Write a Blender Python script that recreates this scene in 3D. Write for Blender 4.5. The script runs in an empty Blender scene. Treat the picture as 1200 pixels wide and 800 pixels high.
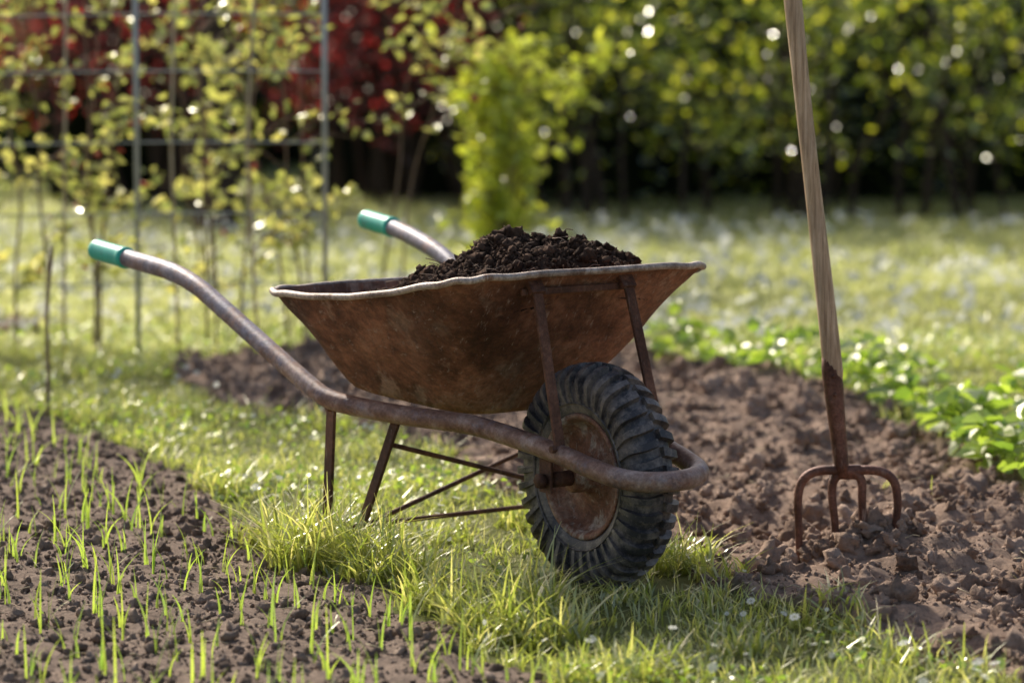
import bpy, bmesh, math, numpy as np
from mathutils import Vector, Matrix
rng=np.random.default_rng(7)
S=bpy.context.scene
COL=S.collection
# ---------------------------------------------------------------- noise
def _h(ix,iy,seed):
    n=(ix.astype(np.int64)*374761393+iy.astype(np.int64)*668265263+seed*1442695041)&0xffffffff
    n=((n^(n>>13))*1274126177)&0xffffffff
    n=n^(n>>16)
    return (n&0xffff)/65535.0
def vn(x,y,f,seed=0):
    x=np.asarray(x,float)*f;y=np.asarray(y,float)*f
    xi=np.floor(x);yi=np.floor(y);u=x-xi;v=y-yi
    u=u*u*(3-2*u);v=v*v*(3-2*v)
    a=_h(xi,yi,seed);b=_h(xi+1,yi,seed);c=_h(xi,yi+1,seed);d=_h(xi+1,yi+1,seed)
    return (a*(1-u)+b*u)*(1-v)+(c*(1-u)+d*u)*v-.5
def fbm(x,y,f,o=3,seed=0):
    r=0;a=1
    for i in range(o):
        r=r+a*vn(x,y,f*2**i,seed+i*17);a*=.5
    return r
def pip(x,y,P):
    ins=np.zeros(np.shape(x),bool);n=len(P)
    for i in range(n):
        x1,y1=P[i];x2,y2=P[(i+1)%n]
        c=((y1>y)!=(y2>y))
        xs=(x2-x1)*(y-y1)/((y2-y1) if y2!=y1 else 1e-9)+x1
        ins^=(c&(x<xs))
    return ins
LB=[(.5,3.3),(.12,4.6),(0,4.89),(-.221,5.51),(-.444,6.155),(-.86,7.2),(-1.26,7.8),(-2.2,8.3),(-5,8.6),(-5,2.5),(.5,2.5)]
RB=[(-.943,8.82),(-.738,7.89),(-.409,7.65),(-.153,7.17),(.06,6.41),(.27,5.95),(.47,5.34),(.70,4.83),(.97,4.2),(1.3,3.0),(5,2.6),(5,4.2),
    (1.75,5.9),(1.12,6.85),(.886,7.89),(.533,8.67),(.344,9.18),(-.295,9.18),(-.72,8.97)]
def soilmask(x,y):
    jx=fbm(x,y,6,3,3)*.12;jy=fbm(x,y,6,3,9)*.14
    l=pip(x+jx,y+jy,LB);r=pip(x+jx,y+jy,RB)
    p=(((x+2.0)/.55)**2+((y-9.7)/.5)**2+fbm(x,y,4,2,5)*1.2)<1
    return l,(r|p)
def hz(x,y):
    x=np.asarray(x,float);y=np.asarray(y,float)
    l,r=soilmask(x,y)
    far=np.clip((np.hypot(x,y-7)-8)/10,0,1)
    base=fbm(x,y,.9,2,1)*.03*(1-far)
    rr=.006+fbm(x,y,4,2,20)*.055+np.abs(fbm(x,y,11,3,30))*.046+np.abs(vn(x,y,40,31))*.018
    ll=.006+fbm(x,y,7,2,40)*.014+np.abs(fbm(x,y,28,3,41))*.017
    return base+np.where(r,rr,np.where(l,ll,vn(x,y,30,50)*.006))
# ---------------------------------------------------------------- mesh helpers
def link(o,parent=None):
    COL.objects.link(o)
    if parent is not None:o.parent=parent
    return o
def arr_mesh(name,V,F,mats,attrs=None,smooth=False,parent=None,midx=None):
    me=bpy.data.meshes.new(name)
    V=np.asarray(V,np.float32);F=np.asarray(F,np.int32);k=F.shape[1];m=len(F)
    me.vertices.add(len(V));me.vertices.foreach_set('co',V.ravel())
    me.loops.add(m*k);me.loops.foreach_set('vertex_index',F.ravel())
    me.polygons.add(m);me.polygons.foreach_set('loop_start',np.arange(m,dtype=np.int32)*k)
    me.polygons.foreach_set('use_smooth',np.full(m,smooth))
    for mt in mats:me.materials.append(mt)
    if midx is not None:me.polygons.foreach_set('material_index',np.asarray(midx,np.int32))
    me.update(calc_edges=True)
    for k2,a in (attrs or {}).items():
        at=me.attributes.new(k2,'FLOAT','POINT');at.data.foreach_set('value',np.asarray(a,np.float32))
    me.validate()
    return link(bpy.data.objects.new(name,me),parent)
class Acc:
    def __init__(s):s.V=[];s.F=[]
    def add(s,V,F):
        o=len(s.V);s.V+=[tuple(v) for v in V];s.F+=[tuple(i+o for i in f) for f in F]
    def obj(s,name,mat,parent=None,smooth=True,bevel=0):
        me=bpy.data.meshes.new(name);me.from_pydata(s.V,[],s.F)
        me.materials.append(mat)
        me.polygons.foreach_set('use_smooth',np.full(len(me.polygons),smooth))
        me.update();o=link(bpy.data.objects.new(name,me),parent)
        if bevel:
            b=o.modifiers.new('b','BEVEL');b.width=bevel;b.segments=2
        return o
def catmull(P,n=8,closed=False):
    P=[np.array(p,float) for p in P];out=[];N=len(P)
    for i in range(N if closed else N-1):
        if closed:p0,p1,p2,p3=P[(i-1)%N],P[i],P[(i+1)%N],P[(i+2)%N]
        else:p0,p1,p2,p3=P[max(i-1,0)],P[i],P[i+1],P[min(i+2,N-1)]
        for j in range(n):
            t=j/n
            out.append(.5*((2*p1)+(p2-p0)*t+(2*p0-5*p1+4*p2-p3)*t*t+(3*p1-p0-3*p2+p3)*t**3))
    if not closed:out.append(P[-1])
    return np.array(out)
def tube(P,r,n=12,closed=False,flat=None):
    P=np.asarray(P,float);N=len(P)
    r=np.full(N,r) if np.isscalar(r) else np.asarray(r,float)
    T=np.zeros_like(P)
    for i in range(N):
        a=P[(i-1)%N] if (closed or i>0) else P[i]
        b=P[(i+1)%N] if (closed or i<N-1) else P[i]
        T[i]=(b-a)/(np.linalg.norm(b-a)+1e-12)
    up=np.array([0,0,1.]) if abs(T[0][2])<.9 else np.array([1.,0,0])
    u=np.cross(T[0],up);u/=np.linalg.norm(u);V=[];F=[]
    for i in range(N):
        u=u-T[i]*np.dot(u,T[i]);u/=np.linalg.norm(u);w=np.cross(T[i],u)
        for j in range(n):
            a=2*math.pi*j/n;V.append(P[i]+r[i]*(math.cos(a)*u+math.sin(a)*w*(flat or 1)))
    for i in range(N if closed else N-1):
        for j in range(n):
            i2=(i+1)%N
            F.append((i*n+j,i*n+(j+1)%n,i2*n+(j+1)%n,i2*n+j))
    if not closed:
        F.append(tuple(range(n))[::-1]);F.append(tuple((N-1)*n+j for j in range(n)))
    return V,F
def bar(p,q,w,t,side=(0,1,0)):
    p=np.array(p,float);q=np.array(q,float);d=q-p;d/=np.linalg.norm(d)
    s=np.array(side,float);s=s-d*np.dot(s,d);s/=np.linalg.norm(s);n=np.cross(d,s)
    V=[];
    for c in(p,q):
        for a,b in((-1,-1),(1,-1),(1,1),(-1,1)):V.append(c+n*a*w/2+s*b*t/2)
    return V,[(0,1,2,3),(7,6,5,4),(0,4,5,1),(1,5,6,2),(2,6,7,3),(3,7,4,0)]
def revolve(prof,n=64,zc=.2):
    V=[];F=[];m=len(prof)
    for i in range(n):
        a=2*math.pi*i/n
        for r,l in prof:V.append((r*math.sin(a),l,zc+r*math.cos(a)))
    for i in range(n):
        for j in range(m-1):
            F.append((i*m+j,i*m+j+1,((i+1)%n)*m+j+1,((i+1)%n)*m+j))
    return V,F
def blades(B,h,w,lean,K=3,rs=None):
    rs=rs or rng;N=len(B)
    h=np.broadcast_to(h,(N,));w=np.broadcast_to(w,(N,));lean=np.broadcast_to(lean,(N,))
    th=rs.uniform(0,2*np.pi,N);wd=rs.uniform(0,2*np.pi,N)
    wd=np.where(rs.random(N)<.6,th+np.pi/2+rs.normal(0,.4,N),wd)
    L=np.stack([np.cos(th),np.sin(th),0*th],1);W=np.stack([np.cos(wd),np.sin(wd),0*wd],1)
    V=np.zeros((N,K,2,3))
    for k in range(K):
        t=k/(K-1);ww=w*(1-t**1.8)*.5+.0003
        up=h*(t-.35*lean*t*t);out=h*lean*t**1.9
        c=B+L*out[:,None];c[:,2]+=up
        V[:,k,0]=c-W*ww[:,None];V[:,k,1]=c+W*ww[:,None]
    idx=np.arange(N)[:,None]*(2*K);F=[]
    for k in range(K-1):F.append(idx+np.array([2*k,2*k+1,2*k+3,2*k+2]))
    F=np.concatenate(F,0)
    at=np.repeat(rs.random(N),2*K)
    tt=np.tile(np.repeat(np.linspace(0,1,K),2),N)
    return V.reshape(-1,3),F,at,tt
def leaves(C,size,upb=.5,rs=None,asp=.55,D=None):
    """folded six-point leaves"""
    rs=rs or rng;N=len(C);size=np.broadcast_to(size,(N,))
    d=rs.normal(size=(N,3)) if D is None else D+rs.normal(size=(N,3))*.5
    d[:,2]*=.7;d/=np.linalg.norm(d,axis=1)[:,None]
    n=rs.normal(size=(N,3));n[:,2]+=upb*2;n-=d*(n*d).sum(1)[:,None];n/=np.linalg.norm(n,axis=1)[:,None]
    s=np.cross(d,n);z=size[:,None];f=.12
    pts=[C,C+d*z*.35+s*z*asp*.5+n*z*f,C+d*z*.75+s*z*asp*.36+n*z*f*.6,C+d*z-n*z*.08,
         C+d*z*.75-s*z*asp*.36+n*z*f*.6,C+d*z*.35-s*z*asp*.5+n*z*f]
    V=np.stack(pts,1).reshape(-1,3);i=np.arange(N)[:,None]*6
    F=np.concatenate([i+np.array([0,1,2,3]),i+np.array([0,3,4,5])],0)
    return V,F,np.repeat(rs.random(N),6)
def ico(sub):
    bm=bmesh.new();bmesh.ops.create_icosphere(bm,subdivisions=sub,radius=1)
    V=np.array([v.co[:] for v in bm.verts]);F=np.array([[v.index for v in f.verts] for f in bm.faces]);bm.free();return V,F
ICO={1:ico(1),2:ico(2),3:ico(3)}
def clods(P,r,sub,rs=None):
    rs=rs or rng;V0,F0=ICO[sub];N=len(P);M=len(V0)
    var=[]
    for k in range(14):
        d=np.ones(M)
        for q in range(10):
            a=rs.normal(size=3);a/=np.linalg.norm(a)
            d+=.15*np.sin(V0@a*rs.uniform(2,10)+rs.uniform(0,6))
        d*=1+rs.normal(0,.10,M)
        var.append(V0*np.clip(d,.4,1.7)[:,None]*rs.uniform(.65,1.2,3))
    var=np.array(var)[rs.integers(0,14,N)]
    A=rs.normal(size=(N,4));A/=np.linalg.norm(A,axis=1)[:,None];w,x,y,z=A.T
    R=np.stack([1-2*(y*y+z*z),2*(x*y-z*w),2*(x*z+y*w),2*(x*y+z*w),1-2*(x*x+z*z),2*(y*z-x*w),2*(x*z-y*w),2*(y*z+x*w),1-2*(x*x+y*y)],1).reshape(N,3,3)
    V=np.einsum('nij,nmj->nmi',R,var)*r[:,None,None]+P[:,None,:]
    F=(F0[None]+np.arange(N)[:,None,None]*M).reshape(-1,3)
    return V.reshape(-1,3),F,np.repeat(rs.random(N),M)
# ---------------------------------------------------------------- materials
class NT:
    def __init__(s,name):
        s.m=bpy.data.materials.new(name);s.m.use_nodes=True;s.t=s.m.node_tree;s.t.nodes.clear()
        s.out=s.n('ShaderNodeOutputMaterial')
    def n(s,t,**k):
        x=s.t.nodes.new(t)
        for a,b in k.items():setattr(x,a,b)
        return x
    def l(s,a,b):s.t.links.new(a,b)
    def noise(s,sc,det=4,rough=.6,vec=None,out=0):
        x=s.n('ShaderNodeTexNoise');x.inputs['Scale'].default_value=sc;x.inputs['Detail'].default_value=det;x.inputs['Roughness'].default_value=rough
        if vec:s.l(vec,x.inputs['Vector'])
        return x.outputs[out]
    def ramp(s,f,stops):
        r=s.n('ShaderNodeValToRGB');e=r.color_ramp.elements
        while len(e)<len(stops):e.new(.5)
        for i,(p,c) in enumerate(stops):
            e[i].position=p;e[i].color=(*c,1) if len(c)==3 else c
        s.l(f,r.inputs[0]);return r.outputs[0]
    def mix(s,f,a,b,mode='MIX'):
        x=s.n('ShaderNodeMix',data_type='RGBA',blend_type=mode)
        for k,v in((0,f),(6,a),(7,b)):
            if isinstance(v,(int,float)):x.inputs[k].default_value=v
            elif isinstance(v,tuple):x.inputs[k].default_value=(*v,1)
            else:s.l(v,x.inputs[k])
        return x.outputs[2]
    def attr(s,n):
        x=s.n('ShaderNodeAttribute',attribute_name=n);return x.outputs['Fac']
    def coord(s,o='Object'):
        return s.n('ShaderNodeTexCoord').outputs[o]
    def mapped(s,co,sc,rot=(0,0,0),loc=(0,0,0)):
        mp=s.n('ShaderNodeMapping');mp.inputs['Scale'].default_value=sc;mp.inputs['Rotation'].default_value=rot;mp.inputs['Location'].default_value=loc;s.l(co,mp.inputs[0]);return mp.outputs[0]
    def bump(s,h,st,dist):
        b=s.n('ShaderNodeBump');b.inputs['Strength'].default_value=st;b.inputs['Distance'].default_value=dist;s.l(h,b.inputs['Height']);return b.outputs[0]
    def bsdf(s,col,rough=.8,metal=0,bump=None,spec=.3):
        p=s.n('ShaderNodeBsdfPrincipled')
        for k,v in(('Base Color',col),('Roughness',rough),('Metallic',metal)):
            if isinstance(v,tuple):p.inputs[k].default_value=(*v,1)
            elif isinstance(v,(int,float)):p.inputs[k].default_value=v
            else:s.l(v,p.inputs[k])
        p.inputs['Specular IOR Level'].default_value=spec
        if bump:s.l(bump,p.inputs['Normal'])
        s.l(p.outputs[0],s.out.inputs[0]);return p
def leafmat(name,stops,trans=.5,tint=(1.5,1.7,.8),gloss=.08,root=None,gr=.4):
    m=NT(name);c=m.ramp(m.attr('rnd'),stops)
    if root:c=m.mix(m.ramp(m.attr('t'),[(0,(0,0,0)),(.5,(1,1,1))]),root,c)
    t=m.mix(1.0,c,tint,'MULTIPLY')
    d=m.n('ShaderNodeBsdfDiffuse');m.l(c,d.inputs[0])
    tr=m.n('ShaderNodeBsdfTranslucent');m.l(t,tr.inputs[0])
    a=m.n('ShaderNodeMixShader');a.inputs[0].default_value=trans;m.l(d.outputs[0],a.inputs[1]);m.l(tr.outputs[0],a.inputs[2])
    g=m.n('ShaderNodeBsdfGlossy');g.inputs['Roughness'].default_value=gr;g.inputs[0].default_value=(1,.97,.85,1)
    b=m.n('ShaderNodeMixShader');b.inputs[0].default_value=gloss;m.l(a.outputs[0],b.inputs[1]);m.l(g.outputs[0],b.inputs[2])
    m.l(b.outputs[0],m.out.inputs[0]);return m.m
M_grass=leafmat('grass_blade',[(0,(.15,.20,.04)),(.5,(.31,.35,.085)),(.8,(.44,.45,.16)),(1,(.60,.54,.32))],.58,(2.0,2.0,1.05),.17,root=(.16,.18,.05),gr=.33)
M_lawn=leafmat('lawn_blade',[(0,(.28,.31,.10)),(.5,(.44,.47,.19)),(1,(.60,.57,.32))],.58,(1.7,1.7,1.2),.17)
M_seed=leafmat('onion_leaf',[(0,(.19,.30,.06)),(1,(.36,.44,.10))],.6,(2.0,2.0,1.0),.14)
M_hedge=leafmat('hedge_leaf',[(0,(.025,.042,.010)),(.5,(.07,.10,.018)),(.78,(.15,.20,.03)),(.9,(.38,.42,.07)),(1,(.52,.52,.12))],.62,(2.3,2.2,.7),.15,gr=.22)  # mostly dark with some bright leaves: lit/shaded contrast put into the colour
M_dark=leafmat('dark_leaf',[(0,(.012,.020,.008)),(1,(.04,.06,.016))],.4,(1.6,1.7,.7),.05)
M_purple=leafmat('purple_leaf',[(0,(.03,.012,.016)),(.7,(.08,.022,.026)),(.88,(.26,.04,.035)),(1,(.55,.07,.05))],.6,(2,1.0,1.0),.08)
M_bush=leafmat('bush_leaf',[(0,(.30,.37,.05)),(1,(.52,.54,.10))],.62,(1.9,1.85,.9),.14,gr=.3)
M_fruit=leafmat('fruit_leaf',[(0,(.16,.20,.07)),(.6,(.34,.36,.13)),(1,(.56,.52,.24))],.55,(1.9,1.85,1.0),.15,gr=.3)
M_straw=leafmat('strawberry_leaf',[(0,(.14,.23,.04)),(1,(.32,.41,.09))],.58,(1.9,1.9,.85),.15)
M_petal=leafmat('petal',[(0,(.8,.8,.75)),(1,(.88,.88,.82))],.45,(1,1,1),.02)
M_red=leafmat('red_fruit',[(0,(.45,.04,.03)),(1,(.7,.10,.05))],.35,(1,1,1),.1)
m=NT('ground');co=m.coord();s=m.attr('soil');dry=m.attr('dry')
n1=m.noise(9,3,.7,co);n2=m.noise(70,4,.7,co)
sr=m.mix(n1,(.25,.17,.125),(.47,.34,.26));sl=m.mix(n1,(.19,.14,.11),(.38,.29,.23))
sc=m.mix(dry,sl,sr);sc=m.mix(.7,sc,m.ramp(n2,[(.3,(.40,.37,.35)),(.65,(1.15,1.12,1.08))]),'MULTIPLY')
gc=m.mix(m.noise(5,3,.6,co),(.10,.115,.035),(.20,.20,.07))
c=m.mix(s,gc,sc)
m.bsdf(c,.95,0,m.bump(m.noise(160,4,.75,co),.9,.006),.1);M_ground=m.m
def soilmat(name,a,b,lo=(.5,.48,.46)):
    m=NT(name);co=m.coord();c=m.mix(m.attr('rnd'),a,b)
    nn=m.noise(150,4,.75,co)
    c=m.mix(.7,c,m.ramp(nn,[(.3,lo),(.7,(1.15,1.12,1.1))]),'MULTIPLY')
    m.bsdf(c,.95,0,m.bump(nn,1.0,.005),.1);return m.m
M_clodR=soilmat('dry_clod',(.24,.163,.12),(.52,.38,.295));M_clodL=soilmat('fine_clod',(.19,.14,.11),(.45,.345,.275))
M_comp=soilmat('compost',(.04,.024,.017),(.16,.10,.07))
def rust(name,cols,gr,scale=7,metal=.15,rough=.72,scr=.62,patch=None,patchat=.56,stain=.7,bd=.003):
    m=NT(name);co=m.coord();a=m.noise(scale,9,.78,co);c=m.ramp(a,cols)
    if patch:
        pz=m.noise(scale*1.3,8,.72,m.mapped(co,(1,1,.7),(0,0,.4),(3,7,1)));c=m.mix(m.ramp(pz,[(patchat-.03,(0,0,0)),(patchat+.04,(.85,.85,.85))]),c,patch)
    sp=m.noise(scale*9,5,.8,co);c=m.mix(.7,c,m.ramp(sp,[(.36,(.42,.38,.36)),(.62,(1.35,1.28,1.22))]),'MULTIPLY')
    big=m.noise(scale*.5,5,.65,m.mapped(co,(1,1,1),(0,0,0),(5,2,9)));c=m.mix(stain,c,m.ramp(big,[(.40,(.40,.35,.34)),(.56,(1.25,1.22,1.2))]),'MULTIPLY')
    st=m.noise(3.2,6,.75,m.mapped(co,(14,30,3),(.1,.25,.3)));c=m.mix(m.ramp(st,[(scr-.03,(0,0,0)),(scr+.05,(.75,.75,.75))]),c,gr)
    m.bsdf(c,m.ramp(sp,[(.3,(rough-.15,)*3),(.7,(rough+.12,)*3)]),metal,m.bump(sp,.7,bd),.4);return m.m
M_tray=rust('rusty_tray',[(.32,(.06,.028,.018)),(.44,(.17,.074,.043)),(.54,(.29,.135,.08)),(.68,(.38,.22,.15))],(.45,.34,.28),8,patch=(.38,.25,.185),patchat=.575,stain=.75,bd=.004,scr=.62)
M_rim=rust('worn_rim',[(.35,(.26,.17,.12)),(.5,(.48,.41,.36)),(.7,(.66,.61,.56))],(.65,.6,.55),14,.3,.5,patch=(.24,.13,.08),patchat=.59)
M_leg=rust('rusty_leg',[(.3,(.07,.035,.025)),(.55,(.2,.095,.06)),(.75,(.3,.18,.13))],(.3,.22,.17),14)
M_fork=rust('fork_steel',[(.3,(.08,.035,.025)),(.5,(.20,.095,.065)),(.75,(.3,.18,.14))],(.38,.28,.22),20,.25,.5)
M_wrim=rust('wheel_rim_rust',[(.35,(.16,.065,.04)),(.5,(.34,.17,.11)),(.65,(.5,.36,.28))],(.55,.47,.4),11,patch=(.55,.47,.40),patchat=.54,stain=.4)
m=NT('frame_paint');co=m.coord();sx=m.n('ShaderNodeSeparateXYZ');m.l(co,sx.inputs[0])
mr=m.n('ShaderNodeMapRange');mr.inputs[1].default_value=-.38;mr.inputs[2].default_value=-.80;m.l(sx.outputs[0],mr.inputs[0])
nn=m.noise(18,8,.78,co);ad=m.n('ShaderNodeMath',operation='MULTIPLY_ADD');m.l(nn,ad.inputs[0]);ad.inputs[1].default_value=5.0;ad.inputs[2].default_value=-2.65
a2=m.n('ShaderNodeMath',operation='MULTIPLY_ADD',use_clamp=True);m.l(mr.outputs[0],a2.inputs[0]);a2.inputs[1].default_value=1.0;m.l(ad.outputs[0],a2.inputs[2])
ru=m.ramp(m.noise(16,8,.75,co),[(.35,(.14,.06,.04)),(.5,(.31,.18,.13)),(.65,(.47,.35,.30))])
gp=m.ramp(m.noise(26,7,.75,co),[(.35,(.10,.095,.12)),(.5,(.22,.21,.27)),(.68,(.40,.37,.40))])
c=m.mix(a2.outputs[0],ru,gp);sp=m.noise(120,5,.8,co)
c=m.mix(.7,c,m.ramp(sp,[(.36,(.5,.45,.42)),(.62,(1.25,1.2,1.18))]),'MULTIPLY')
m.bsdf(c,m.ramp(sp,[(.3,(.35,)*3),(.7,(.62,)*3)]),.15,m.bump(sp,.5,.002),.5);M_tube=m.m
m=NT('galvanised_tube');m.bsdf(m.mix(m.noise(40,5,.7,m.coord()),(.35,.38,.36),(.55,.57,.55)),.35,.3);M_galv=m.m
m=NT('green_grip');co=m.coord();gn=m.noise(30,6,.75,co);c=m.mix(gn,(.01,.36,.26),(.06,.65,.48));c=m.mix(m.ramp(m.noise(22,7,.75,co),[(.56,(0,0,0)),(.66,(.6,.6,.6))]),c,(.12,.16,.13))
m.bsdf(c,.42,0,m.bump(m.noise(200,2,.5,co),.25,.001),.5);M_grip=m.m
m=NT('tyre_rubber');co=m.coord();n=m.noise(16,8,.8,co)
c=m.mix(m.ramp(n,[(.44,(0,0,0)),(.60,(.9,.9,.9))]),(.042,.038,.042),(.27,.22,.19))
m.bsdf(c,.5,0,m.bump(m.noise(250,4,.6,co),.4,.0015),.5);M_tyre=m.m
m=NT('ash_handle');co=m.coord()
g=m.noise(2.5,7,.7,m.mapped(co,(60,60,2.2),(0,.12,0)));c=m.ramp(g,[(.30,(.20,.12,.065)),(.46,(.52,.35,.21)),(.64,(.78,.59,.40))])
c=m.mix(m.ramp(m.noise(6,5,.65,co),[(.48,(0,0,0)),(.72,(.55,.55,.55))]),c,(.28,.20,.14))
m.bsdf(c,.5,0,m.bump(g,.45,.002),.4);M_wood=m.m
m=NT('bark');co=m.coord();m.bsdf(m.mix(m.noise(25,4,.7,co),(.03,.020,.015),(.11,.075,.055)),.9,0,m.bump(m.noise(40,3,.7,co),.8,.01),.2);M_bark=m.m
m=NT('cane_bark');co=m.coord();m.bsdf(m.mix(m.noise(40,4,.7,co),(.13,.08,.055),(.34,.24,.17)),.8);M_cane=m.m
m=NT('hedge_shade_fill');co=m.coord();m.bsdf(m.mix(m.noise(6,5,.8,co),(.003,.005,.003),(.016,.022,.009)),.95,0,None,.1);M_shade_fill=m.m  # near-black: shade between the leaves put into the colour
m=NT('dry_straw');m.bsdf(m.mix(m.noise(50,3,.5,m.coord()),(.45,.35,.2),(.65,.55,.38)),.8);M_dry=m.m
# ---------------------------------------------------------------- ground sheet
def axis(lo,hi,st,far):
    d=np.arange(lo,hi,st);ex=[];x=st
    pos=0
    while pos<far:
        x*=1.28;pos+=x;ex.append(pos)
    ex=np.array(ex);return np.concatenate([lo-ex[::-1],d,hi+ex-st])
X=axis(-2.0,2.0,.012,300);Y=axis(4.3,9.7,.013,300)
gx,gy=np.meshgrid(X,Y);x=gx.ravel();y=gy.ravel()
l,r=soilmask(x,y);V=np.stack([x,y,hz(x,y)],1)
nx=len(X);ny=len(Y);i=(np.arange(ny-1)[:,None]*nx+np.arange(nx-1)[None]).ravel()
F=np.stack([i,i+1,i+nx+1,i+nx],1)
arr_mesh('ground',V,F,[M_ground],{'soil':(l|r).astype(float),'dry':r.astype(float)},True)
# ---------------------------------------------------------------- clods
def scatter(n,x0,x1,y0,y1):return rng.uniform(x0,x1,n),rng.uniform(y0,y1,n)
def join3(Q):
    V=[];F=[];A=[];o=0
    for v,f,a in Q:V.append(v);F.append(f+o);A.append(a);o+=len(v)
    return np.concatenate(V),np.concatenate(F),np.concatenate(A)
x,y=scatter(46000,-1.2,2.0,4.4,9.4);l,r=soilmask(x,y);x=x[r];y=y[r]
rad=np.clip(.0024*rng.random(len(x))**-.52,0,.026)
P=np.stack([x,y,hz(x,y)+rad*.10],1);big=rad>.010;mid=(rad>.0045)&~big
V,F,A=join3([clods(P[big],rad[big],3),clods(P[mid],rad[mid],2),clods(P[~big&~mid],rad[~big&~mid],1)]);arr_mesh('soil_clods',V,F,[M_clodR],{'rnd':A},True)
x,y=scatter(30000,-2.2,.3,4.4,8.4);l,r=soilmask(x,y);x=x[l];y=y[l]
rad=np.clip(.0021*rng.random(len(x))**-.5,0,.012)
P=np.stack([x,y,hz(x,y)+rad*.25],1);big=rad>.0045
V,F,A=join3([clods(P[big],rad[big],2),clods(P[~big],rad[~big],1)])
arr_mesh('seedbed_clods',V,F,[M_clodL],{'rnd':A},True)
# ---------------------------------------------------------------- grass
def near_soil(x,y,d=.05):
    k=np.zeros(len(x),bool)
    for a,b in((d,0),(-d,0),(0,d),(0,-d)):
        l,r=soilmask(x+a,y+b);k|=l|r
    return k
x,y=scatter(180000,-2.3,2.3,4.3,9.6);l,r=soilmask(x,y)
keep=~(l|r);x=x[keep];y=y[keep]
dens=1.6*vn(x,y,5,70)+.6+.5*vn(x,y,16,71);k=rng.random(len(x))<np.clip(dens,.12,1);x=x[k];y=y[k]
e=near_soil(x,y);hn=np.clip(.5+1.1*vn(x,y,3.5,77)+.6*vn(x,y,11,78),0,1)
h=.010+.045*hn*rng.random(len(x))**.6+.014*rng.random(len(x));h=np.where(e,h*1.4,h)
parts=[blades(np.stack([x,y,hz(x,y)-.003],1),h,rng.uniform(.0018,.0042,len(x)),rng.uniform(.15,1.4,len(x)))]
def tuft(cx,cy,rad,n,h0,h1,w=.004):
    a=rng.uniform(0,6.283,n);q=rad*np.sqrt(rng.random(n));x=cx+q*np.cos(a);y=cy+q*np.sin(a)
    return blades(np.stack([x,y,hz(x,y)-.004],1),rng.uniform(h0,h1,n)*rng.uniform(.6,1,n),rng.uniform(w*.6,w*1.3,n),rng.uniform(.1,1.3,n),K=5)
for cx,cy,rd,n,a,b in[(-.36,5.76,.10,330,.10,.22),(-.26,5.70,.07,220,.08,.19),(-.45,6.0,.08,190,.06,.15),(-.02,5.22,.10,330,.06,.19),(-.12,5.42,.07,170,.05,.15),(.05,5.1,.07,180,.05,.16),(.02,5.3,.05,90,.07,.20),(-.18,5.60,.05,100,.07,.17),
    (.31,5.78,.06,140,.05,.14),(.52,5.22,.06,100,.03,.09),(.05,6.3,.09,190,.05,.12),(-.6,6.6,.08,130,.04,.10),(-.3,6.7,.1,140,.03,.08),(.2,4.85,.08,140,.04,.10),(.38,5.65,.05,80,.03,.10),(-.14,6.1,.07,120,.03,.09),(-.25,5.6,.05,90,.05,.13),(.12,4.8,.06,100,.04,.1),(.08,6.0,.06,110,.04,.10),(.2,5.45,.05,80,.03,.07),(-.32,5.9,.04,70,.08,.15),(.35,5.0,.05,70,.03,.07)]:
    parts.append(tuft(cx,cy,rd,n,a,b,.0050))
tx,ty=scatter(1600,-1.9,1.9,4.5,9.5);l,r=soilmask(tx,ty);ok=~(l|r)&near_soil(tx,ty,.07)
for cx,cy in list(zip(tx[ok],ty[ok]))[:210]:parts.append(tuft(cx,cy,.03,rng.integers(10,30),.03,rng.uniform(.05,.13),.0042))
tx,ty=scatter(80,-1,1.6,4.8,9);l,r=soilmask(tx,ty)
for cx,cy in list(zip(tx[r],ty[r]))[:20]:parts.append(tuft(cx,cy,.012,7,.02,.05,.003))
def joinb(parts):
    V=[];F=[];A=[];T=[];o=0
    for v,f,a,t in parts:V.append(v);F.append(f+o);A.append(a);T.append(t);o+=len(v)
    return np.concatenate(V),np.concatenate(F),np.concatenate(A),np.concatenate(T)
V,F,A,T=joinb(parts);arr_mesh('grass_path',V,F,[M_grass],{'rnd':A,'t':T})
x,y=scatter(30000,-2.2,2.2,4.4,9.6);l,r=soilmask(x,y);k=~(l|r)&(vn(x,y,3,90)>-.12);x=x[k];y=y[k]
V,F,A=leaves(np.stack([x,y,hz(x,y)+rng.uniform(.006,.040,len(x))],1),rng.uniform(.007,.020,len(x)),1.4,asp=.8)
arr_mesh('clover_leaves',V,F,[M_straw],{'rnd':A})
x,y=scatter(100000,-4.0,4.0,9.0,15.5);l,r=soilmask(x,y);k=~(l|r);x=x[k];y=y[k]
hn=np.clip(.5+1.3*vn(x,y,1.6,80)+.6*vn(x,y,5,81),0,1);h=.015+.05*hn+.02*rng.random(len(x))
p1=blades(np.stack([x,y,hz(x,y)-.004],1),h,rng.uniform(.005,.010,len(x)),rng.uniform(.2,1.0,len(x)))
x,y=scatter(30000,-9,9,15.5,21);p2=blades(np.stack([x,y,hz(x,y)-.004],1),rng.uniform(.03,.07,len(x)),.015,rng.uniform(.2,1.,len(x)))
q=[tuft(1.5+rng.normal(0,.16),10.9+rng.normal(0,.08),.06,60,.06,.13,.005) for _ in range(14)]
V,F,A,T=joinb([p1,p2]+q);arr_mesh('lawn',V,F,[M_lawn],{'rnd':A,'t':T})
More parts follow.
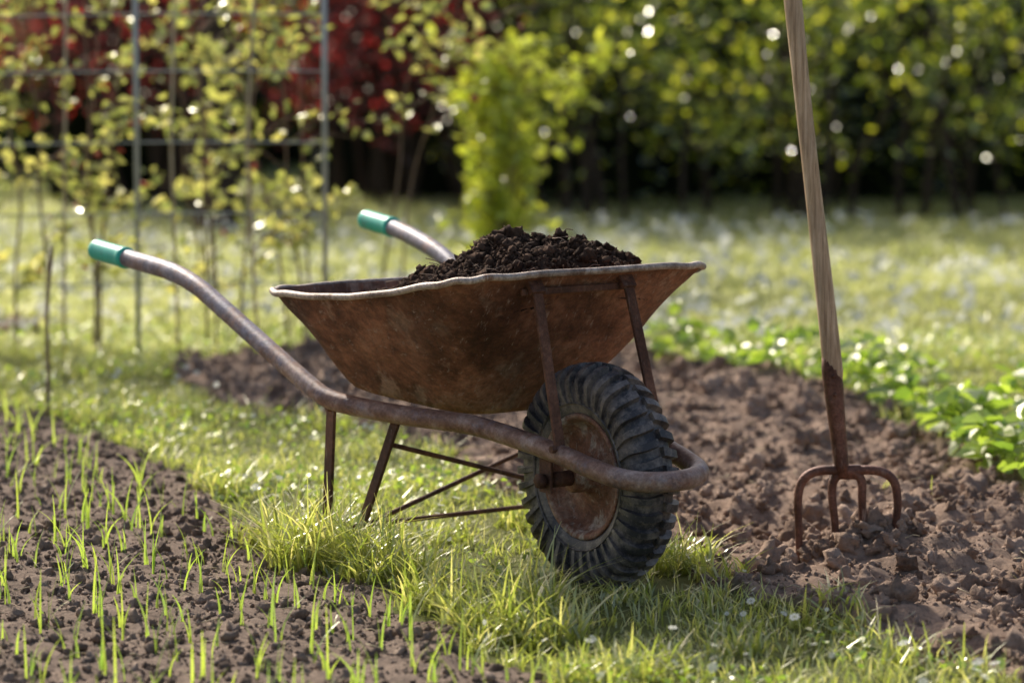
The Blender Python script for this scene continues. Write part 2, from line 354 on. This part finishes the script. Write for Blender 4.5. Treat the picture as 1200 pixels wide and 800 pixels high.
def daisies(n,x0,x1,y0,y1,rmin,rmax,hh):
    x,y=scatter(n,x0,x1,y0,y1);l,r=soilmask(x,y);k=~(l|r)&(vn(x,y,1.3,99)>-.2);x=x[k];y=y[k];R=rng.uniform(rmin,rmax,len(x));z=hz(x,y)+hh*rng.uniform(.7,1.2,len(x))
    V=[];F=[];A=[];o=0
    for j in range(len(x)):
        nrm=rng.normal(0,.5,3)+np.array([0,-.3,1]);nrm/=np.linalg.norm(nrm);u=np.cross(nrm,[1,0,0]);u/=np.linalg.norm(u);w=np.cross(nrm,u);c=np.array([x[j],y[j],z[j]])
        for p in range(7):
            a=p*2*math.pi/7;d=math.cos(a)*u+math.sin(a)*w;s_=-math.sin(a)*u+math.cos(a)*w
            V+=[c+d*R[j]*.1,c+d*R[j]*.7+s_*R[j]*.3,c+d*R[j],c+d*R[j]*.7-s_*R[j]*.3];F.append([o,o+1,o+2,o+3]);o+=4;A+=[rng.random()]*4
    return np.array(V),np.array(F),np.array(A)
V,F,A=join3([daisies(2600,-3.5,3.5,9.0,13.8,.014,.024,.085),daisies(1400,-2,2,4.5,9.3,.004,.010,.06)])
arr_mesh('daisies',V,F,[M_petal],{'rnd':A})
# seedlings in rows
d=np.array([.39,-.92]);d/=np.linalg.norm(d);nrm=np.array([-d[1],d[0]])*-1
parts=[];B=[]
for k in range(0,16):
    off=.07+k*.105;t=-4.2
    while t<1.2:
        t+=rng.uniform(.03,.085)
        if rng.random()<.13:continue
        B.append(np.array([.0,4.89])+d*t+nrm*(off+rng.normal(0,.014)))
B=np.array(B);l,r=soilmask(B[:,0],B[:,1]);B=B[l&(B[:,0]>-2.4)&(B[:,1]>4.3)]
for j in range(3):
    kk=rng.random(len(B))<(1,.8,.4)[j];b=B[kk]+rng.normal(0,.003,(kk.sum(),2))
    parts.append(blades(np.stack([b[:,0],b[:,1],hz(b[:,0],b[:,1])-.003],1),rng.uniform(.035,.115,len(b)),rng.uniform(.0028,.0050,len(b)),rng.uniform(.02,.65,len(b)),K=6))
V,F,A,T=joinb(parts);arr_mesh('onion_seedlings',V,F,[M_seed],{'rnd':A,'t':T})
a=Acc();x,y=scatter(620,-1.6,1.6,4.5,8.5);l,r=soilmask(x,y);k=l|r
for px,py in zip(x[k],y[k]):
    an=rng.uniform(0,6.28);L=rng.uniform(.01,.045);z=float(hz(px,py))+.008
    a.add(*tube([(px,py,z),(px+L*math.cos(an)*.5,py+L*math.sin(an)*.5,z+.003),(px+L*math.cos(an),py+L*math.sin(an),z+rng.uniform(-.004,.01))],.0009,4))
a.obj('straw_litter',M_dry)
# ---------------------------------------------------------------- wheelbarrow
TH=math.radians(55);WB=(.152,5.65,float(hz(.158,5.65))-.008)
wb=bpy.data.objects.new('wheelbarrow',None);link(wb);wb.location=WB;wb.rotation_euler=(0,0,-TH)
def L(a,s,z):return(a,-s,z)
near=[(-1.31,.305,.53),(-1.17,.298,.518),(-1.03,.292,.505),(-.93,.290,.484),(-.83,.288,.447),(-.68,.284,.388),(-.52,.278,.325),(-.46,.27,.306),(-.39,.245,.297),(-.30,.21,.290),(-.17,.155,.283),(-.05,.125,.266),(.045,.11,.250),(.13,.10,.234),(.185,.085,.224),(.216,.05,.219)]
far_=[(p[0],-p[1]-(.045*min(1,max(0,(-p[0]-.7)/.5))),p[2]+(.035*min(1,max(0,(-p[0]-.7)/.5)))) for p in near[::-1]]
loop=[L(*p) for p in near]+[L(.228,0,.218)]+[L(*p) for p in far_]
a=Acc();a.add(*tube(catmull(loop,6),.0182,16));a.obj('frame_tube',M_tube,wb)
for sg in(1,-1):
    dz=0 if sg>0 else .035;ds=0 if sg>0 else .045
    p0=np.array(L(-1.325,sg*(.306+ds),.531+dz));p1=np.array(L(-1.20,sg*(.2995+ds),.5205+dz));pts=[];rr=[]
    for t,q in[(-.01,.010),(0,.017),(.03,.0205),(.08,.0215)]+[(x_,.0212-.0006*(i_%2)) for i_,x_ in enumerate(np.linspace(.14,.86,18))]+[(.9,.0225),(.97,.0225),(1.0,.019)]:
        pts.append(p0+(p1-p0)*t);rr.append(q)
    a=Acc();a.add(*tube(pts,rr,20));a.obj('grip_1' if sg>0 else 'grip_2',M_grip,wb)
def srect(a0,a1,s0,s1,n,N=128):
    out=[]
    for i in range(N):
        p=2*math.pi*i/N;c=math.cos(p);s_=math.sin(p)
        ux=math.copysign(abs(c)**(2/n),c);uy=math.copysign(abs(s_)**(2/n),s_)
        aa=(a0+a1)/2+(a1-a0)/2*ux;hw=s0+(s1-s0)*(ux+1)/2
        out.append((aa,hw*uy))
    return np.array(out)
RA,RB_=-.645,-.005
Bt=srect(-.56,-.235,.20,.13,4.6);Rm=srect(RA,RB_,.335,.29,6.5)
def rimz(aa,ss):
    t=(aa-RA)/(RB_-RA)
    return .502+t*.066-.020*math.sin(math.pi*min(max(t,0),1))*(1 if abs(ss)>.2 else .3)
def botz(aa):return .324-.034*(aa+.56)/.325
K=22;V=[];F=[];N=128
for k in range(K+1):
    t=k/K;th=t**.97
    for i in range(N):
        p=Bt[i]*(1-th)+Rm[i]*th;zt=rimz(*Rm[i]);zb=botz(Bt[i][0]);z=zb+(zt-zb)*t**1.05
        en=1-.6*t**4
        dn=en*(float(vn(p[0]+p[1]*.7,z+p[1]*.3,16,61))*.0075+float(vn(p[0]-p[1]*.4,z,34,62))*.0022)
        c_=p-np.array([-.36,0]);c_/=np.linalg.norm(c_)
        j=.0055*math.sin(9*p[0]+3*t)*math.sin(7*p[1]+5*t)
        V.append((p[0]+j+c_[0]*dn,p[1]+j+c_[1]*dn,z))
for k in range(K):
    for i in range(N):F.append((k*N+i,k*N+(i+1)%N,(k+1)*N+(i+1)%N,(k+1)*N+i))
o=len(V);bc=np.array([-.398,0])
for q in(.6,.25):
    for i in range(N):
        p=bc+(Bt[i]-bc)*q;V.append((p[0],p[1],botz(p[0])-.003))
for i in range(N):F.append((o+i,o+(i+1)%N,(i+1)%N,i));F.append((o+N+i,o+N+(i+1)%N,o+(i+1)%N,o+i))
V.append((bc[0],0,botz(bc[0])-.003));c0=len(V)-1
for i in range(N):F.append((c0,o+N+(i+1)%N,o+N+i))
a=Acc();a.add(V,F);t=a.obj('tray',M_tray,wb);sm=t.modifiers.new('s','SOLIDIFY');sm.thickness=.003
rp=[(Rm[i][0]+.004*math.cos(2*math.pi*i/N),Rm[i][1]*1.012,rimz(*Rm[i])-.002+.0015*math.sin(i*.7)) for i in range(N)]
a=Acc();a.add(*tube(rp,.0064,10,closed=True));a.obj('tray_rim',M_rim,wb)
a=Acc()
for s0,s1 in((.125,.112),(-.075,-.112)):
    a.add(*bar(L(-.012,s0,.546),L(.045,s1,.250),.007,.020,(0,1,0)))
    a.add(*bar(L(-.022,s0,.552),L(-.006,s0,.532),.012,.03,(0,1,0)))
for sg in(1,-1):a.add(*bar(L(.0,sg*.112,.258),L(.0,sg*.112,.178),.036,.005))
a.add(*bar(L(-.022,.15,.534),L(-.022,-.10,.534),.012,.006,(1,0,0)))
a.obj('struts',M_leg,wb,False,.0015)
a=Acc()
for sg in(1,-1):
    a.add(*bar(L(-.475,sg*.262,.31),L(-.50,sg*.262,.0),.026,.007))
    a.add(*bar(L(-.32,sg*.215,.292),L(-.43,sg*.255,.0),.022,.007))
    a.add(*bar(L(-.52,sg*.2595,.004),L(-.41,sg*.2595,.004),.008,.03))
a.add(*tube([L(-.35,.225,.235),L(-.35,-.235,.10)],.0048,8))
a.add(*tube([L(-.41,.248,.07),L(-.39,-.225,.22)],.0048,8))
a.add(*tube([L(-.49,.258,.06),L(-.49,-.258,.06)],.005,8))
a.obj('legs',M_leg,wb,False,.001)
a=Acc()
for q in[(.0,.117,.245),(.0,.117,.2),(.045,.128,.262),(-.475,.268,.29),(-.32,.222,.285)]:
    a.add(*tube([L(q[0],q[1]-.004,q[2]),L(q[0],q[1]+.006,q[2])],.007,6))
a.obj('bolts',M_leg,wb,False)
# wheel
wh=bpy.data.objects.new('wheel',None);link(wh,wb);
Rc,bb,ww,ex=.1455,.0465,.043,2.5
def sec(psi,off=0):
    c=math.cos(psi);s_=math.sin(psi)
    return Rc+(bb+off)*math.copysign(abs(c)**(2/ex),c),(ww+off)*math.copysign(abs(s_)**(2/ex),s_)
prof=[sec(math.radians(p)) for p in np.linspace(-155,155,44)]
a=Acc();a.add(*revolve(prof,120))
Nl=38
for sg in(1,-1):
    for i in range(Nl):
        a0=2*math.pi*(i+(.5 if sg>0 else 0))/Nl;V=[];F=[];K=12
        wj=rng.uniform(.9,1.08)
        for k in range(K):
            t=k/(K-1);psi=math.radians(2+t*98);hw=(.0088-.0022*t)*wj;sh=.07*t**1.4+.015*math.sin(t*6)
            hgt=.0108*(1-.7*max(0,(t-.65)/.35))
            for off,wf in((-.002,1.0),(hgt,.80)):
                r_,l_=sec(psi,off)
                for e in(-1,1):
                    al=a0+sh+e*hw*wf/.19
                    V.append((r_*math.sin(al),sg*l_,.2+r_*math.cos(al)))
        for k in range(K-1):
            b=4*k;n=b+4;F+=[(b+2,b+3,n+3,n+2),(b,b+2,n+2,n),(b+3,b+1,n+1,n+3)]
        F+=[(0,1,3,2),(4*K-4,4*K-3,4*K-1,4*K-2)];a.add(V,F)
a.add(*revolve([(.130,.0440),(.132,.0462),(.134,.0440)],96));a.add(*revolve([(.130,-.0440),(.132,-.0462),(.134,-.0440)],96))
ty=a.obj('tyre',M_tyre,wh,True)
es=ty.modifiers.new('e','EDGE_SPLIT');es.split_angle=math.radians(35)
pr=[(.110,-.031),(.114,-.036),(.112,-.039),(.106,-.038),(.101,-.032),(.097,-.016),(.088,-.006),(.07,-.004),(.05,-.008),(.034,-.016),(.028,-.024),(.027,-.056),(.018,-.058),(.001,-.058)]
a=Acc();a.add(*revolve(pr,72));a.add(*revolve([(r_,-l_) for r_,l_ in pr],72));a.obj('rim',M_wrim,wh)
a=Acc();a.add(*tube([(0,-.125,.2),(0,.125,.2)],.0085,14));a.add(*tube([(0,-.06,.2),(0,-.10,.2)],.014,14));a.add(*tube([(0,.06,.2),(0,.10,.2)],.014,14))
a.add(*tube([(0.0,-.118,.2),(0,-.13,.2)],.014,6));a.obj('axle',M_leg,wh)
# compost
G=220;aa=np.linspace(-.62,-.05,G);ss=np.linspace(-.30,.30,G);A2,S2=np.meshgrid(aa,ss)
ux=(A2+.335)/.285;tt=(A2+.62)/.57;hw=.29-.04*tt;inside=np.abs(ux)**4+np.abs(S2/hw)**4
edge=np.clip((1-inside)/.45,0,1)
g=np.exp(-(np.abs((A2+.20)/.18)**2.2+np.abs((S2+.02)/.235)**2.2))
g2=np.exp(-(((A2+.35)/.13)**2+((S2+.0)/.22)**2))
H=.462+.035*tt+.090*g+.045*g2+(fbm(A2,S2,8,4,5)*.032+np.abs(fbm(A2,S2,30,3,8))*.016)*(.35+g)*edge-.035*(1-edge)
sel=inside<1.0
V=np.stack([A2.ravel(),-S2.ravel(),H.ravel()],1);i=(np.arange(G-1)[:,None]*G+np.arange(G-1)[None]);f=np.stack([i,i+1,i+G+1,i+G],-1).reshape(-1,4)
sf=sel.ravel()[f].all(1);f=f[sf]
n=13000;ca=rng.uniform(-.6,-.06,n);cs=rng.uniform(-.28,.28,n)
k=(np.abs((ca+.335)/.268)**4+np.abs(cs/.262)**4)<.85;ca=ca[k];cs=cs[k]
def Hs(a_,s_):
    ia=np.clip(((a_+.62)/.57*(G-1)).astype(int),0,G-1);is_=np.clip(((s_+.30)/.60*(G-1)).astype(int),0,G-1);return H[is_,ia]
rad=np.clip(.0016*rng.random(len(ca))**-.5,0,.011)
Vc,Fc,Ac=clods(np.stack([ca,-cs,Hs(ca,cs)+rad*.25],1),rad,2)
Ft=np.concatenate([f[:,[0,1,2]],f[:,[0,2,3]]])
cp=arr_mesh('compost_heap',np.concatenate([V,Vc]),np.concatenate([Ft,Fc+len(V)]),[M_comp],{'rnd':np.concatenate([vn(V[:,0],V[:,1],40,3)+.4,Ac])},True)
cp.location=WB;cp.rotation_euler=(0,0,-TH)
a=Acc()
for _ in range(60):
    px=rng.uniform(-.42,-.08);ps=rng.uniform(-.2,.2);an=rng.uniform(0,6.28);Ln=rng.uniform(.012,.045);z=float(Hs(np.array([px]),np.array([ps]))[0])+.003
    a.add(*tube([(px,-ps,z),(px+Ln*.5*math.cos(an),-ps+Ln*.5*math.sin(an),z+.008),(px+Ln*math.cos(an),-ps+Ln*math.sin(an),z+rng.uniform(0,.014))],.0009,4))
a.obj('roots',M_cane,cp)
# ---------------------------------------------------------------- garden fork
fk=bpy.data.objects.new('garden_fork',None);link(fk);fk.location=(.632,5.93,-.003)
sl=-.112
def hp(z):return np.array([-.012+sl*(z-.15),.0,z])
a=Acc();zs=np.concatenate([np.linspace(.30,1.33,26),[1.345,1.352]]);rr=[.0170+.0018*math.sin(z*6) for z in zs[:-2]]+[.013,.004]
rr[0]=.0135
a.add(*tube([hp(z)+np.array([.0025*math.sin(z*5),0,0]) for z in zs],rr,18));a.obj('handle',M_wood,fk)
a=Acc();a.add(*tube([hp(z) for z in(.145,.17,.22,.27,.31,.345,.37,.385)],[.013,.0140,.0155,.0172,.0188,.0193,.0165,.004],16))
yz=.152
for xo,xt,m_ in((-.093,-.091,1),(.091,.092,1),(-.030,-.024,0),(.026,.028,0)):
    if m_:pts=[(-.005,0,yz),(xo*.4,0,yz+.004),(xo*.75,0,yz-.002),(xo*.96,0,yz-.022),(xo*1.02,0,yz-.06),(xo,.002,.06),(xt,.004,0),(xt*.98,.006,-.09)]
    else:pts=[(-.005,0,yz+.004),(xo*.5,0,yz-.002),(xo*.95,0,yz-.018),(xo,0,yz-.05),(xt,.002,.05),(xt,.004,0),(xt,.006,-.09)]
    C=catmull(pts,6);r_=np.interp(C[:,2],[-.09,0,.1,.16],[.003,.0065,.0082,.0092]);a.add(*tube(C,r_,10))
a.add(*bar((-.03,0,yz+.0),(.022,0,yz+.0),.026,.015));a.obj('fork_head',M_fork,fk)
a=Acc();
for z in(.30,.335):
    c=hp(z);a.add(*tube([c+np.array([0,-.021,0]),c+np.array([0,.021,0])],.004,8))
a.obj('rivets',M_leg,fk)
n=60;ax=.63+rng.normal(0,.07,n);ay=5.93+rng.normal(0,.03,n);rad=rng.uniform(.005,.018,n)
V,F,A=clods(np.stack([ax,ay,hz(ax,ay)+rad*.4],1),rad,3);arr_mesh('soil_mound',V,F,[M_clodR],{'rnd':A},True)
# ---------------------------------------------------------------- stick
a=Acc();x0,y0=-1.125,7.65;z0=float(hz(x0,y0));a.add(*tube(catmull([(x0,y0,z0-.05),(x0+.006,y0,z0+.12),(x0+.004,y0,z0+.26),(x0+.02,y0,z0+.42)],4),[.0045]*12+[.0035],7));a.obj('wooden_stake',M_cane)
# ---------------------------------------------------------------- strawberry plants
def rosette(cx,cy,R,n,sz,hgt):
    an=rng.uniform(0,6.28,n);q=R*np.sqrt(rng.random(n));x=cx+q*np.cos(an);y=cy+q*np.sin(an);z=hz(x,y)+hgt*(1-.6*(q/R)**2)*rng.uniform(.3,1.1,n)
    C=[];D=[]
    for j in range(n):
        for b in(-1,0,1):C.append((x[j],y[j],z[j]));D.append((math.cos(an[j]+b*1.3)*1.2,math.sin(an[j]+b*1.3)*1.2,-.1))
    return leaves(np.array(C),rng.uniform(sz*.7,sz*1.3,len(C)),1.0,asp=.75,D=np.array(D))
ln=[(.45,8.75),(.62,8.5),(.72,8.3),(.86,8.1),(.93,7.9),(1.0,7.75),(1.05,7.45),(1.06,7.25),(1.10,7.0),(1.09,6.75),(1.12,6.6),(1.3,6.6),(1.35,7.2),(1.2,7.7),(1.0,8.3),(1.5,6.3),(1.7,6.1),(.8,8.7),(1.5,6.8),(.3,9.3),(-.1,9.3),(1.4,8.2)]
for cx,cy in ln:
    nr=cy<7.5
    V,F,A=rosette(cx+rng.normal(0,.02),cy+.03,rng.uniform(.07,.12),rng.integers(12,22) if nr else rng.integers(14,28),.060 if nr else .046,rng.uniform(.10,.17))
    arr_mesh('strawberry_plant',V,F,[M_straw],{'rnd':A})
# ---------------------------------------------------------------- fruit bushes on wires
def branchy(name,cx,cy,H,nc,spread,nleaf,lsz,mat,zmin=.25,shoot=.25,cr=.006,sm=2.6,red=0):
    e=bpy.data.objects.new(name,None);link(e);e.location=(cx,cy,float(hz(cx,cy)))
    a=Acc();LC=[];LD=[]
    for c in range(nc):
        bx,by=rng.normal(0,.03,2);dx,dy=rng.normal(0,spread,2);dy*=.5
        pts=[(bx,by,-.05)]
        for q in range(1,7):
            t=q/6;pts.append((bx+dx*t**1.4+rng.normal(0,.012),by+dy*t+rng.normal(0,.01),H*t*rng.uniform(.97,1.03)))
        C=catmull(pts,5);a.add(*tube(C,np.linspace(cr,cr*.4,len(C)),6))
        for s_ in range(int(H/shoot*sm)):
            j=rng.integers(int(len(C)*zmin/H),len(C));p=C[j];an=rng.uniform(0,6.28);Ln=shoot*rng.uniform(.5,1.3)
            dd=np.array([math.cos(an),math.sin(an)*.7,rng.uniform(.2,1.)]);sp=[p,p+dd*Ln*.5+[0,0,.01],p+dd*Ln+[0,0,-.02]]
            SC=catmull(sp,3);a.add(*tube(SC,np.linspace(cr*.4,.001,len(SC)),4))
            for q in range(nleaf):
                b=SC[rng.integers(1,len(SC))]+rng.normal(0,.016,3);LC.append(b);LD.append(dd*.5+rng.normal(0,.7,3))
    a.obj('canes',M_cane,e)
    LC=np.array(LC);V,F,A=leaves(LC,rng.uniform(lsz*.6,lsz*1.25,len(LC)),.5,asp=.6,D=np.array(LD))
    arr_mesh('leaves',V,F,[mat],{'rnd':A},parent=e)
    if red:
        sel_=rng.choice(len(LC),red);V,F,A=clods(LC[sel_]+rng.normal(0,.02,(red,3)),rng.uniform(.007,.013,red),1);arr_mesh('fruits',V,F,[M_red],{'rnd':A},True,e)
    return e
for cx,cy,H,nc,sp in[(-1.66,9.3,1.35,3,.12),(-1.40,9.2,1.3,2,.11),(-1.16,9.1,1.45,3,.10),(-.84,9.2,1.3,3,.12),(-.62,9.3,1.2,3,.13),(-1.0,10.2,1.3,2,.12),(-2.0,9.4,1.4,3,.12),(-2.4,9.3,1.3,2,.12)]:
    branchy('fruit_bush',cx,cy,H,nc,sp,7,.044,M_fruit,.20,.19,.005,2.4,10)
branchy('fruit_bush',-.40,9.8,1.05,2,.20,7,.042,M_fruit,.55,.2,.005,2.4,6)
tr=bpy.data.objects.new('wire_trellis',None);link(tr)
a=Acc()
for px in(-1.06,-.53,-2.6):a.add(*tube([(px,9.0,-.1),(px+.005,9.0,1.55)],.0075,8))
a.obj('posts',M_galv,tr)
a=Acc()
for z in(.22,.42,.62,.82,.98,1.25):a.add(*tube(catmull([(-4,9.01,z),(-2.6,9.01,z),(-1.8,9.01,z-.012),(-1.06,9.01,z),(-.53,9.01,z)],3),.0028,5))
a.obj('wires',M_galv,tr)
for sx_,sy_ in((-1.28,9.05),(-.95,9.05),(-.72,9.05),(-1.5,9.0)):
    a=Acc();a.add(*tube([(sx_,sy_,-.05),(sx_+rng.normal(0,.02),sy_,.6),(sx_+rng.normal(0,.04),sy_,1.2)],.005,6));a.obj('bamboo_stake',M_dry)
branchy('leafy_shrub',-.05,11.2,.78,12,.12,9,.048,M_bush,.10,.12,.006,2.5)
# ---------------------------------------------------------------- hedge
def clumpcloud(n,x0,x1,y0,y1,zl,zh,rad,per,pw=.85):
    cx=rng.uniform(x0,x1,n);cy=rng.uniform(y0,y1,n);cz=zl+(zh-zl)*rng.random(n)**pw
    rr=rad*rng.uniform(.5,1.4,n);P=np.repeat(np.stack([cx,cy,cz],1),per,0)+rng.normal(size=(n*per,3))*np.repeat(rr,per)[:,None]
    return P[P[:,2]>.03]
def stems(acc,n,x0,x1,y0,y1,H,r0):
    for _ in range(n):
        bx=rng.uniform(x0,x1);by=rng.uniform(y0,y1);pts=[(bx,by,-.05)];dx,dy=rng.normal(0,.25,2)
        for q in range(1,6):
            t=q/5;pts.append((bx+dx*t+rng.normal(0,.03),by+dy*t,H*t))
        C=catmull(pts,3);acc.add(*tube(C,np.linspace(r0*rng.uniform(.6,1.5),.004,len(C)),6))
def shade_wall(name,x0,x1,y,H,parent,th=.5):  # added solid wall behind the foliage, stands in for its shaded depth
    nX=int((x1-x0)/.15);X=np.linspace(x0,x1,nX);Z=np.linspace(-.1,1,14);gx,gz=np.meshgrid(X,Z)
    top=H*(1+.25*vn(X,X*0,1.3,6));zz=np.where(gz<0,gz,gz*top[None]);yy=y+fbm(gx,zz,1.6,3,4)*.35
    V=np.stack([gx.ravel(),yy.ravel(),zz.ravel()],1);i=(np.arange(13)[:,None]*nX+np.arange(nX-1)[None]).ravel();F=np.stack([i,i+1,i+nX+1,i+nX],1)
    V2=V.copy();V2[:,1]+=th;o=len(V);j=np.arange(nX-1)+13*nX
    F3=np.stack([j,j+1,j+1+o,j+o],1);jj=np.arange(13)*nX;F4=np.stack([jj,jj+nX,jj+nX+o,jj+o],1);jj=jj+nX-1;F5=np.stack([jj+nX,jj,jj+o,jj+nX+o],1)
    arr_mesh(name,np.concatenate([V,V2]),np.concatenate([F,F[:,::-1]+o,F3,F4,F5]),[M_shade_fill],None,True,parent)
h1=bpy.data.objects.new('shrub_hedge',None);link(h1)
a=Acc();stems(a,60,-.2,6,14.2,15.0,1.3,.018);a.obj('stems',M_bark,h1)
shade_wall('shade_wall',-.5,6.2,15.9,1.3,h1)
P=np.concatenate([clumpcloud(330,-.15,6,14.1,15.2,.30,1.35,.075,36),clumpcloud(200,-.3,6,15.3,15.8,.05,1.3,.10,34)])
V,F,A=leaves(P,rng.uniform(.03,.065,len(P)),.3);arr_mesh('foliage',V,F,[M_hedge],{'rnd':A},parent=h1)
h3=bpy.data.objects.new('shrub_hedge',None);link(h3)
a=Acc();stems(a,30,-6,-.9,17.0,18.0,1.5,.022);a.obj('stems',M_bark,h3)
shade_wall('shade_wall',-6,-.6,18.7,1.35,h3)
P=clumpcloud(230,-6,-.8,16.9,18.4,.25,1.5,.10,40);V,F,A=leaves(P,rng.uniform(.03,.065,len(P)),.3);arr_mesh('foliage',V,F,[M_hedge],{'rnd':A},parent=h3)
for x0_,x1_,n_,zl_ in((-1.1,.0,110,.42),(-2.4,-1.3,80,.55)):
    h2=bpy.data.objects.new('purple_shrub',None);link(h2)
    a=Acc();stems(a,12,x0_+.2,x1_-.1,15.0,15.6,1.4,.024);a.obj('stems',M_bark,h2);shade_wall('shade_wall',x0_+.1,x1_-.2,15.9,1.2,h2,.3)
    P=clumpcloud(n_,x0_,x1_,14.5,15.6,zl_,1.4,.10,38);V,F,A=leaves(P,rng.uniform(.03,.06,len(P)),.4);arr_mesh('foliage',V,F,[M_purple],{'rnd':A},parent=h2)
bh=bpy.data.objects.new('tall_hedge',None);link(bh);shade_wall('shade_wall',-14,14,22.8,2.9,bh,1.0)
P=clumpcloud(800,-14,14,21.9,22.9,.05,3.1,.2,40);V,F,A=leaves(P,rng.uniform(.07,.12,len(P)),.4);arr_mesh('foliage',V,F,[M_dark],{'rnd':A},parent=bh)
def tree(x,y,r,H):
    e=bpy.data.objects.new('garden_tree',None);link(e);e.location=(x,y,0);a=Acc()
    a.add(*tube(catmull([(0,0,-.1),(.01,0,.1),(.0,0,.6),(.04,.02,1.3),(.02,0,2.0),(.1,0,H)],4),np.interp(np.linspace(0,1,21),[0,.08,.2,1],[r*1.7,r*1.2,r,r*.3]),14))
    tips=[]
    for k in range(9):
        an=k*2.4;z=1.75+k*.13;L_=rng.uniform(.6,1.0);p=[(.03,0,z),(math.cos(an)*L_*.5,math.sin(an)*L_*.5,z+.3),(math.cos(an)*L_,math.sin(an)*L_,z+.45)]
        C=catmull(p,4);a.add(*tube(C,np.linspace(r*.4,.008,len(C)),7));tips+=[C[-1],C[5]]
    a.obj('trunk',M_bark,e)
    P=np.repeat(np.array(tips),60,0)+rng.normal(0,.2,(len(tips)*60,3));V,F,A=leaves(P,rng.uniform(.05,.09,len(P)),.4);arr_mesh('crown',V,F,[M_hedge],{'rnd':A},parent=e)
tree(-1.30,14.0,.095,3.0)
# ---------------------------------------------------------------- light, sky, camera
EL=math.radians(35);sd=Vector((-.48,.88,0)).normalized();to=Vector((sd.x*math.cos(EL),sd.y*math.cos(EL),math.sin(EL)))
w=bpy.data.worlds.new('World');S.world=w;w.use_nodes=True;nt=w.node_tree;bg=nt.nodes['Background']
sk=nt.nodes.new('ShaderNodeTexSky');sk.sky_type='NISHITA';sk.sun_disc=False;sk.sun_elevation=EL;sk.sun_rotation=math.atan2(to.x,to.y)
sk.dust_density=4;sk.ozone_density=.7
nt.links.new(sk.outputs[0],bg.inputs[0]);bg.inputs[1].default_value=.15
ld=bpy.data.lights.new('sun','SUN');ld.energy=5;ld.angle=math.radians(.5);ld.color=(1,.95,.85)
lo=bpy.data.objects.new('sun',ld);link(lo);lo.rotation_euler=(-to).to_track_quat('-Z','Y').to_euler()
cam=bpy.data.cameras.new('camera');co_=bpy.data.objects.new('camera',cam);link(co_)
co_.location=(0,0,1.05);co_.rotation_euler=(math.radians(90-6.3),0,0);cam.lens=112.2;cam.sensor_width=36;cam.clip_end=1000
cam.dof.use_dof=True;cam.dof.focus_distance=5.65;cam.dof.aperture_fstop=3.0
S.camera=co_
S.view_settings.view_transform='Standard';S.view_settings.look='None';S.view_settings.exposure=0
